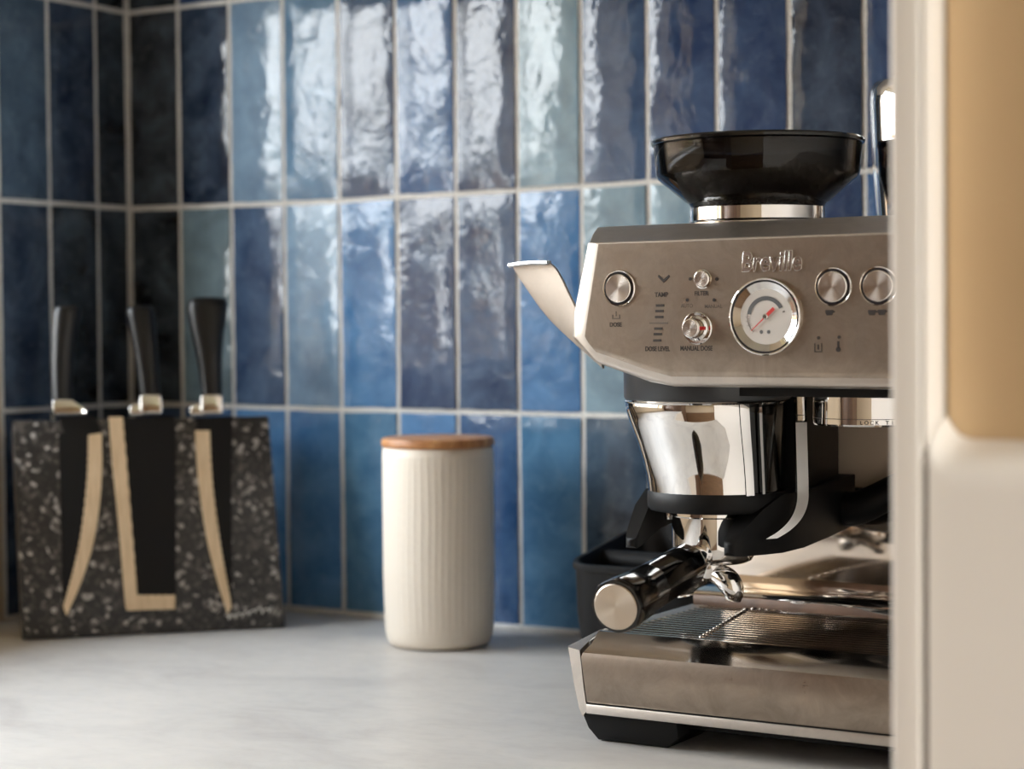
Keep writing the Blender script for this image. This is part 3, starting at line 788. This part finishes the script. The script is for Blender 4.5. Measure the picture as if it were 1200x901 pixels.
MB().box(dk_.x - .0030, dk_.x + .0030, dk_.y - .0002, dk_.y + .0003, dk_.z - .0022, dk_.z - .0014).box(dk_.x - .0030, dk_.x - .0022, dk_.y - .0002, dk_.y + .0003, dk_.z - .0014, dk_.z + .0008).box(dk_.x + .0022, dk_.x + .0030, dk_.y - .0002, dk_.y + .0003, dk_.z - .0014, dk_.z + .0008).box(dk_.x - .0004, dk_.x + .0004, dk_.y - .0002, dk_.y + .0003, dk_.z - .0002, dk_.z + .0030).build('portafilter_mark', INKL, em, flat=True)
def cup(p, s=1.):
    x, y, z = p
    MB().prism([(x - .0027 * s, z + .0017), (x + .0027 * s, z + .0017), (x + .0027 * s, z + .0012), (x + .0037 * s, z + .0010), (x + .0036 * s, z + .0002), (x + .0024 * s, z), (x + .0018 * s, z - .0016), (x - .0018 * s, z - .0016), (x - .0026 * s, z)], y - .0002, y + .0003).build('cup_mark', INK, em, flat=True)
cup((0.9408, -0.4037, 0.2868)); cup((0.9687, -0.4037, 0.2866)); cup((0.9750, -0.4037, 0.2867))
q = Vector((0.9333, -0.4037, 0.2654))
MB().box(q.x - .0026, q.x + .0026, q.y - .0002, q.y + .0003, q.z - .0030, q.z - .0024).box(q.x - .0026, q.x - .0020, q.y - .0002, q.y + .0003, q.z - .0024, q.z + .0026).box(q.x + .0020, q.x + .0026, q.y - .0002, q.y + .0003, q.z - .0024, q.z + .0026).box(q.x - .0005, q.x + .0005, q.y - .0002, q.y + .0003, q.z - .0014, q.z + .0018).build('bean_mark', INK, em, flat=True)
q = Vector((0.9466, -0.4037, 0.2659))
MB().cyl((q.x, q.y + .0002, q.z - .0018), .0016, .0004, (0, -1, 0), 14).box(q.x - .0007, q.x + .0007, q.y - .0002, q.y + .0003, q.z - .0010, q.z + .0034).build('thermometer_mark', INK, em, flat=True)
# body behind, mirror back panel and column
MB().prism(round_poly([(.775, -.215), (XR - .005, -.215), (XR - .005, -.072), (.775, -.072)], .012), .020, .262, 'xy').build('rear_body', STEEL, em, sharp=40)
MB().box(.776, XR - .006, -.2185, -.2152, .082, .1625).build('back_panel', MIRROR, em, bevel=.0008)
MB().box(.776, XR - .006, -.2185, -.2152, .1627, .256).build('upper_back_panel', SATIN, em, bevel=.0008)
# black soffit under the head, from which the groups hang
MB().prism(round_poly([(.800, -.366), (XR - .006, -.372), (XR - .006, -.10), (.800, -.10)], .012), .2330, .2560, 'xy').build('soffit', BLACK, em, sharp=40)

# grinding and tamping unit on the left
AX, AY = .8235, -.3255
def ell(cx, cy, rx, ry, z, n=56, a0=0., a1=2 * pi):
    return [(cx + rx * cos(a0 + (a1 - a0) * j / n), cy + ry * sin(a0 + (a1 - a0) * j / n), z) for j in range(n if abs(a1 - a0 - 2 * pi) < 1e-6 else n + 1)]
MB().rings([ell(AX - .003, AY - .003, .0575, .0575, .2565), ell(AX - .003, AY - .003, .0572, .0572, .2310), ell(AX - .003, AY - .003, .0560, .0560, .2292), ell(AX, AY, .05, .05, .2290)]).build('collar', GREYP, em, sharp=35)
UN = [(.2288, .0550, -.0030, -.0035), (.2262, .0560, -.0030, -.0035), (.2210, .0556, -.0028, -.0032), (.2120, .0540, -.0020, -.0020), (.2000, .0517, -.0010, .0005), (.1880, .0498, .0000, .0025), (.1760, .0484, .0008, .0040), (.1655, .0478, .0012, .0048)]
def unit(a0, a1, grow, name, mat, n=48, inset=.002):
    rg = []
    for z, r, dx, dy in UN: rg.append(ell(AX + dx, AY + dy, r + grow, r + grow, z, n, a0, a1))
    mb = MB().rings(rg, False, False, abs(a1 - a0 - 2 * pi) < 1e-6)
    return mb.build(name, mat, em, sharp=30)
unit(0, 2 * pi, -.0020, 'unit_core', GLOSS)
unit(radians(120), radians(322), .0, 'chrome_shroud', CHROME, 72)
unit(radians(318), radians(325), .0008, 'shroud_edge', CHROME, 8)
unit(radians(333), radians(335.5), .0006, 'shroud_seam', CHROME, 6)
MB().rings([ell(AX - .003, AY - .0035, .0562, .0562, .2292), ell(AX - .003, AY - .0035, .0570, .0570, .2282), ell(AX - .003, AY - .0035, .0562, .0562, .2272)]).build('shroud_rim', CHROME, em, sharp=50)
# rear block behind the unit
MB().prism(round_poly([(.795, -.300), (.8800, -.300), (.8740, -.222), (.795, -.222)], .006), .140, .2340, 'xy').build('unit_block', BLACK, em, sharp=40)
# bright trim strip that runs down the side and curls under
sp_ = [(0.8847, -0.3200, 0.2356), (0.8855, -0.3200, 0.1995), (0.8867, -0.3210, 0.1709), (0.8875, -0.3230, 0.1596), (0.8857, -0.3290, 0.1498), (0.8810, -0.3380, 0.1424), (0.8752, -0.3470, 0.1378)]
sp_ = smooth_poly(sp_, 2)
rs = []
for i, p in enumerate(sp_):
    t = (Vector(sp_[min(i + 1, len(sp_) - 1)]) - Vector(sp_[max(i - 1, 0)])).normalized()
    wv = Vector((.55, .82, 0)) * .9; nv = t.cross(wv).normalized()
    c = Vector(p)
    rs.append([c - wv * .0050 - nv * .0008, c - wv * .0025 - nv * .0018, c + wv * .0025 - nv * .0018, c + wv * .0050 - nv * .0008, c + wv * .0050 + nv * .0012, c - wv * .0050 + nv * .0012])
MB().rings(rs).build('trim_strip', CHROME, em, sharp=50)
# matt black cradle: a band under the shroud and two forward prongs
BCx, BCy = AX + .0014, AY + .0052
MB().rings([ell(BCx, BCy, .0484, .0484, .1668), ell(BCx, BCy, .0492, .0492, .1652), ell(BCx, BCy, .0492, .0492, .1560), ell(BCx, BCy, .0475, .0475, .1535), ell(BCx, BCy, .0330, .0330, .1540), ell(BCx, BCy, .0330, .0330, .1600)], True, True).build('cradle_band', BLACK, em, sharp=40)
def prong(sec, name='cradle_prong'):
    """sec: list of (centre, half width vector, z bottom, z top)."""
    rs = []
    for (x, y), (wx, wy), z0, z1 in sec:
        pl = round_poly([(-1, z0), (1, z0), (1, z1), (-1, z1)], [.35 * (z1 - z0)] * 4, 4)
        rs.append([(x + wx * max(-1, min(1, u)), y + wy * max(-1, min(1, u)), z) for u, z in pl])
    return MB().rings(rs).build(name, BLACK, em, sharp=50)
prong([((AX - .0425, AY + .012), (.006, 0), .142, .1665), ((AX - .0445, AY - .004), (.006, 0), .139, .1660), ((AX - .0450, AY - .020), (.0055, 0), .1335, .1560), ((AX - .0440, AY - .034), (.0048, 0), .1290, .1420), ((AX - .0430, AY - .0400), (.0040, 0), .1285, .1360), ((AX - .0428, AY - .0420), (.002, 0), .1300, .1340)])
prong([((AX + .0540, AY + .105), (.007, 0), .136, .1720), ((AX + .0540, AY + .060), (.007, 0), .1320, .1700), ((AX + .0500, AY + .020), (.008, 0), .1280, .1668), ((AX + .0440, AY - .004), (.0085, 0), .1265, .1655), ((AX + .0385, AY - .020), (.0075, 0), .1265, .1570), ((AX + .0330, AY - .034), (.0055, 0), .1265, .1440), ((AX + .0310, AY - .0400), (.0045, 0), .1270, .1370), ((AX + .0306, AY - .0420), (.002, 0), .1290, .1345)])
ap = smooth_poly([(.874, -.236, .150), (.890, -.238, .148), (.906, -.238, .155), (.926, -.236, .1665), (.950, -.234, .176)], 2)
MB().tube(ap, [.013 - .003 * k / len(ap) for k in range(len(ap))], 16).build('black_arm', BLACK, em, sharp=50)  # black arm added in front of the back panel
# brew group on the right
GX, GY = .936, -.322
grp = MB().lathe([(.034, .2335), (.0378, .2335), (.0378, .2150), (.0370, .2138), (.0340, .2138), (.0330, .2160), (0, .2160)], (GX, GY, 0), n=64).build('brew_group', CHROME, em, sharp=30)
MB().lathe([(.0379, .2188), (.03795, .2186), (.0379, .2184)], (GX, GY, 0), n=64).build('group_line', INK, grp)
for i, chh in enumerate('LOCK TIGHT'):
    a = radians(-78 + i * 5.0)
    if chh != ' ':
        text(chh, (GX + .03795 * cos(a), GY + .03795 * sin(a), .2164), .0034, INK, grp, 'printed_letter', .00008, rot=(pi / 2, 0, a + pi / 2), bold=.00008)
# base: body, front panel, trim, feet
MB().prism(round_poly([(.768, -.378), (XR - .003, -.378), (XR - .003, -.074), (.768, -.074)], .012), .012, .060, 'xy').build('base_body', BLACK, em, sharp=40)
BF = -.402
bo = [(0.7465, 0.0635), (0.7509, 0.0389), (0.7548, 0.0224), (0.7574, 0.0175)]
bi = [(0.7600, 0.0622), (0.7625, 0.0406), (0.7643, 0.0281), (0.7656, 0.0224)]
# left end piece: outer edge, bevel to the front, and its sloping top
ep = MB()
bt_o = (bo[0][0] + .013, -.384, .0712); bt_i = (bi[0][0] + .0065, -.384, .0716)
rs = [[(bo[0][0] + .004, -.372, .0665), (bo[1][0] + .003, -.372, bo[1][1]), (bo[2][0] + .003, -.372, bo[2][1]), (bo[3][0] + .003, -.372, bo[3][1])],
      [(p[0] + .0005, -.390, p[1]) for p in bo], [(p[0] + .0015, -.3965, p[1]) for p in bo], [(p[0] + .004, -.4005, p[1]) for p in bo], [(p[0], -.4016, p[1]) for p in bi]]
rs[0][0] = (bo[0][0] + .004, -.372, bo[0][1])
ep.rings(rs, False, False, False)
topv = [rs[i][0] for i in range(5)]
ep.add(topv + [(.7640, -.372, .0735), (.7640, -.3800, .0735)], [(0, 1, 2, 3, 4, 6, 5)])
ep.build('base_end_piece', STEELB, em, sharp=32)
side = MB().prism([(bo[0][0] + .004, bo[0][1]), (.7640, .0735), (.775, .0735), (.775, bo[3][1]), (bo[3][0] + .003, bo[3][1]), (bo[2][0] + .003, bo[2][1]), (bo[1][0] + .003, bo[1][1])], -.372, -.076).build('base_side', STEELB, em, bevel=.0008)
zf = 0.0597; ztp = 0.0275
fl = [bi[0][0] + .0012, bi[1][0] + .0012, bi[2][0] + .0012]
tray = MB()
zg = .0735
tf = [[(fl[2], BF + .001, ztp), (XR, BF + .001, ztp)], [(fl[2] - .0002, BF, ztp + .001), (XR, BF, ztp + .001)], [(fl[1], BF - .0012, .045), (XR, BF - .0012, .045)], [(fl[0], BF, zf - .002), (XR, BF, zf - .002)], [(fl[0] + .0008, BF + .0012, zf + .001), (XR, BF + .0012, zf + .001)]]
tray.rings(tf, False, False, False)
tray.build('tray_front', STEEL, em, sharp=50)
tl = MB().rings([[(fl[0] + .0008, BF + .0012, zf + .001), (XR, BF + .0012, zf + .001)], [(fl[0] + .0040, BF + .0080, zf + .0065), (XR, BF + .0080, zf + .0065)], [(.7645, -.3835, zg - .0006), (XR, -.3835, zg - .0006)], [(.7655, -.3815, zg), (XR, -.3815, zg)], [(.7660, -.3795, zg - .0008), (XR, -.3795, zg - .0008)], [(.7660, -.3790, .060), (XR, -.3790, .060)]], False, False, False).build('tray_lip', TRAY, em, sharp=50)
MB().box(bi[2][0] + .0005, XR, BF - .0002, BF + .020, 0.0201, ztp - .0010).build('base_trim', STEELB, em, bevel=.0006)
MB().box(bi[2][0] + .0010, XR, BF + .0010, BF + .020, ztp - .0012, ztp + .0004).build('trim_gap', BLACK, em, flat=True)
# front foot moulding on the left: tapers down and in
fz = 0.0201
for (x0, x1) in ((bo[3][0] + .001, .83), (1.03, XR)):
    MB().rings([[(x0, BF + .005, fz), (x1, BF + .005, fz), (x1, -.330, fz), (x0, -.330, fz)], [(x0 + .004, BF + .007, .009), (x1, BF + .007, .009), (x1, -.335, .009), (x0 + .004, -.335, .009)], [(x0 + .009, BF + .012, .0004), (x1 - .01, BF + .012, .0004), (x1 - .01, -.34, .0004), (x0 + .009, -.34, .0004)]]).build('foot', RUBBER, em, bevel=.0008)
for x0 in (.785, 1.03):
    MB().rings([rr(x0, x0 + .05, -.13, -.085, .01, .0004), rr(x0, x0 + .05, -.13, -.085, .01, .0205)]).build('foot', RUBBER, em)
# drip grille: bars across a dark tray, two beaded ribs, raised rear step
MB().box(.768, XR - .002, -.3785, -.240, .060, .0632).build('tray_floor', GLOSS, em, flat=True)
gy0, gy1, nb = -.3745, -.2490, 15
for k in range(nb):
    y = gy0 + (gy1 - gy0) * k / (nb - 1)
    MB().rings([[(x, y - .0014, .0695), (x, y - .0012, zg - .0005), (x, y, zg), (x, y + .0012, zg - .0005), (x, y + .0014, .0695)] for x in (.7675, XR - .002)]).build('grille_bar', TRAY, em, sharp=50)
for x0, x1 in ((.838, .812), (1.000, 1.026)):
    mb = MB()
    mb.rings([[(x + s, y, z) for s, z in ((-.0022, .0690), (-.0018, zg), (.0018, zg), (.0022, .0690))] for x, y in ((x0 + (x1 - x0) * t, gy0 + (gy1 - gy0) * t) for t in [q_ / 12 for q_ in range(13)])])
    for k in range(nb):
        t = k / (nb - 1)
        mb.lathe([(0, -.0001), (.0024, 0), (.0021, .0010), (.0012, .0016), (0, .0018)], (x0 + (x1 - x0) * t, gy0 + (gy1 - gy0) * t, zg - .0004), n=12)
    mb.build('grille_rib', TRAY, em, sharp=50)
MB().rings([[(x, -.2420, .064), (x, -.2420, .0800), (x, -.2412, .0826), (x, -.2392, .0842), (x, -.2150, .0852), (x, -.2150, .064)] for x in (.7660, XR)]).build('tray_step', CHROME, em, sharp=50)
# lever strap on the left of the head
near = [(0.6728, -0.3420, 0.3233), (0.6759, -0.3425, 0.3178), (0.6865, -0.3450, 0.3060), (0.7043, -0.3480, 0.2858), (0.7299, -0.3530, 0.2672), (0.7543, -0.3570, 0.2502)]
far = [(0.7126, -0.3580, 0.3239), (0.7174, -0.3580, 0.3208), (0.7222, -0.3580, 0.3136), (0.7276, -0.3580, 0.3034), (0.7363, -0.3580, 0.2879), (0.7555, -0.3600, 0.2678)]
near = smooth_poly(near, 2); far = smooth_poly(far, 2)
rs = []
for a, b in zip(near, far):
    a, b = Vector(a), Vector(b)
    u = Vector((.0006, .0018, 0))
    rs.append([a + Vector((.0004, 0, 0)), a.lerp(b, .06) + Vector((0, -.0004, 0)), a.lerp(b, .94) + Vector((0, -.0004, 0)), b, b + u, a + u])
MB().rings(rs).build('tamp_lever', BRUSHL, em, sharp=45)
e0, e1 = Vector((0.6721, -0.3420, 0.3234)), Vector((0.7133, -0.3580, 0.3239))
lp_ = []
for k in range(9):
    q_ = e0.lerp(e1, k / 8); q_.z += .0008 * sin(pi * k / 8)
    lp_.append([q_ + Vector((-.0004, .0020, -.0012)), q_ + Vector((0, .0024, .0012)), q_ + Vector((0, -.0006, .0018)), q_ + Vector((0, -.0042, .0010)), q_ + Vector((0, -.0046, -.0004)), q_ + Vector((0, -.0030, -.0016))])
MB().rings(lp_).build('lever_lip', CHROME, em, sharp=40)
# hopper: collar, smoked bowl, beans, lid
HX, HY = .8410, -.290
zc = .3475
MB().lathe([(.0500, zc - .004), (.0500, zc + .002), (.0478, zc + .0030), (.0470, zc + .0040), (.0470, zc + .0125), (.0455, zc + .0135), (.03, zc + .0135)], (HX, HY, 0), n=64).build('hopper_collar', CHROME, em, sharp=30)
hb = MB().lathe([(.0452, zc + .012), (.0475, zc + .0160), (.0500, zc + .0175), (.0686, .3805), (.0702, .3835), (.0718, .4033), (.0704, .4033), (.0688, .3840), (.0672, .3815), (.0490, zc + .0187), (.0440, zc + .0165)], (HX, HY, 0), n=72).build('hopper_bowl', SMOKE, em, sharp=25)
MB().lathe([(.0, .4036), (.0722, .4036), (.0736, .4044), (.0738, .4062), (.0728, .4074), (.0640, .4086), (0, .4090)], (HX, HY, 0), n=72).build('hopper_lid', GLOSS, em, sharp=30)
bl = MB(); rb = random.Random(5)
for k in range(520):
    z = zc + .017 + .019 * rb.random()
    rmax = .0435 + (.0650 - .0435) * min(1, (z - zc - .017) / .019) - .0035
    a = rb.uniform(0, 2 * pi); r = rmax * math.sqrt(rb.uniform(.35, 1))
    c = Vector((HX + r * cos(a), HY + r * sin(a), z + .003))
    ax_ = Vector((rb.gauss(0, 1), rb.gauss(0, 1), rb.gauss(0, 1))).normalized()
    bl.lathe([(0, -.0045), (.0022, -.0034), (.0031, 0), (.0022, .0034), (0, .0045)], c, ax_, 6)
ob = bl.build('coffee_beans', BEAN, em, sharp=80); ob['kind'] = 'stuff'

# ------------------------------------------------------------ portafilter hanging in the cradle
PX_, PY_ = .8230, -.3250
pf = thing('portafilter', 'chrome portafilter with black handle and steel end cap, held under the tamping unit', 'portafilter', (PX_, PY_, .118))
MB().lathe([(.0, .1172), (.0225, .1172), (.0260, .1190), (.0276, .1220), (.0284, .1290), (.0288, .1490), (.0300, .1500), (.0300, .1524), (.0270, .1530)], (PX_, PY_, 0), n=64).build('basket_holder', CHROME, pf, sharp=35)
for s in (-1, 1):
    MB().box(PX_ + s * .0310 - .0022, PX_ + s * .0310 + .0022, PY_ - .010, PY_ + .002, .1455, .1515).build('locking_ear', CHROME, pf, bevel=.0012)
h0 = Vector((PX_ + .0035, PY_ - .026, .1240)); h1 = Vector((0.8339, -0.4860, 0.1073))
hd = (h1 - h0).normalized(); HL = (h1 - h0).length
MB().lathe([(.0080, 0), (.0080, .006), (.0098, .010), (.0106, .016), (.0108, .022), (.0100, .026)], h0, hd, 40).build('neck', CHROME, pf, sharp=35)
def facet(c, r, n=40, fl=.0009):
    az = hd; ax = Vector((1, 0, 0)); ax = (ax - az * ax.dot(az)).normalized(); ay = az.cross(ax)
    return [c + (ax * cos(2 * pi * j / n) + ay * sin(2 * pi * j / n)) * (r - fl * abs(sin(4 * 2 * pi * j / n / 1))) for j in range(n)]
hp = [(.022, .0112), (.0245, .0140), (.028, .0150), (.045, .0150), (HL * .62, .0152), (HL * .63, .0146), (HL * .64, .0146), (HL * .65, .0158), (HL - .010, .0174), (HL - .0025, .0176), (HL - .0002, .0168)]
MB().rings([facet(h0 + hd * s, r, 40, .0007) for s, r in hp]).build('handle', GLOSS, pf, sharp=40)
hc = pf.children[-1]
ecap = MB().lathe([(.0145, -.0006), (.0145, .0006), (.0139, .0010), (0, .0008)], (0, 0, 0), (0, -1, 0), 48)
eo = ecap.build('end_cap', SPUN, hc, sharp=30, local=True)
eo.location = h1 - pf.location
eo.rotation_euler = Vector((0, -1, 0)).rotation_difference(hd).to_euler()
# twin spout
MB().lathe([(.0085, .1175), (.0085, .1090), (.0070, .1060), (.0, .1060)], (PX_ + .003, PY_ - .012, 0), n=28).build('spout_stem', CHROME, pf, sharp=35)
for s in (-1, 1):
    base = Vector((PX_ + .003, PY_ - .012, .1090))
    pts = [base + Vector((s * .003, 0, .001)), base + Vector((s * .010, -.001, .0005)), base + Vector((s * .016, -.002, -.004)), base + Vector((s * .0185, -.002, -.0105)), base + Vector((s * .0175, -.002, -.0150))]
    sp2 = smooth_poly(pts, 2)
    MB().tube(sp2, [.0058 + .0026 * sin(pi * min(1, k / (len(sp2) - 1) * 1.15)) for k in range(len(sp2))], 14).build('spout', CHROME, pf, sharp=40)

# ------------------------------------------------------------ steel jug on the cup warmer
JX, JY = .937, -.205
jz = .3492
jg = thing('steel_jug', 'polished steel jug on top of the espresso machine, half hidden by the cabinet', 'jug', (JX, JY, jz))
MB().lathe([(0, jz), (.0370, jz), (.0390, jz + .002), (.0420, jz + .040), (.0440, jz + .085), (.0436, jz + .094), (.0405, jz + .0995), (.036, jz + .1012), (.0350, jz + .0990), (.0380, jz + .090), (.0385, jz + .06), (.0350, jz + .004), (0, jz + .003)], (JX, JY, 0), n=64).build('body', CHROME, jg, sharp=40)
MB().tube(smooth_poly([(JX + .041, JY + .006, jz + .085), (JX + .066, JY + .012, jz + .083), (JX + .068, JY + .012, jz + .03), (JX + .0395, JY + .006, jz + .022)], 2), .0036, 10).build('handle', CHROME, jg)
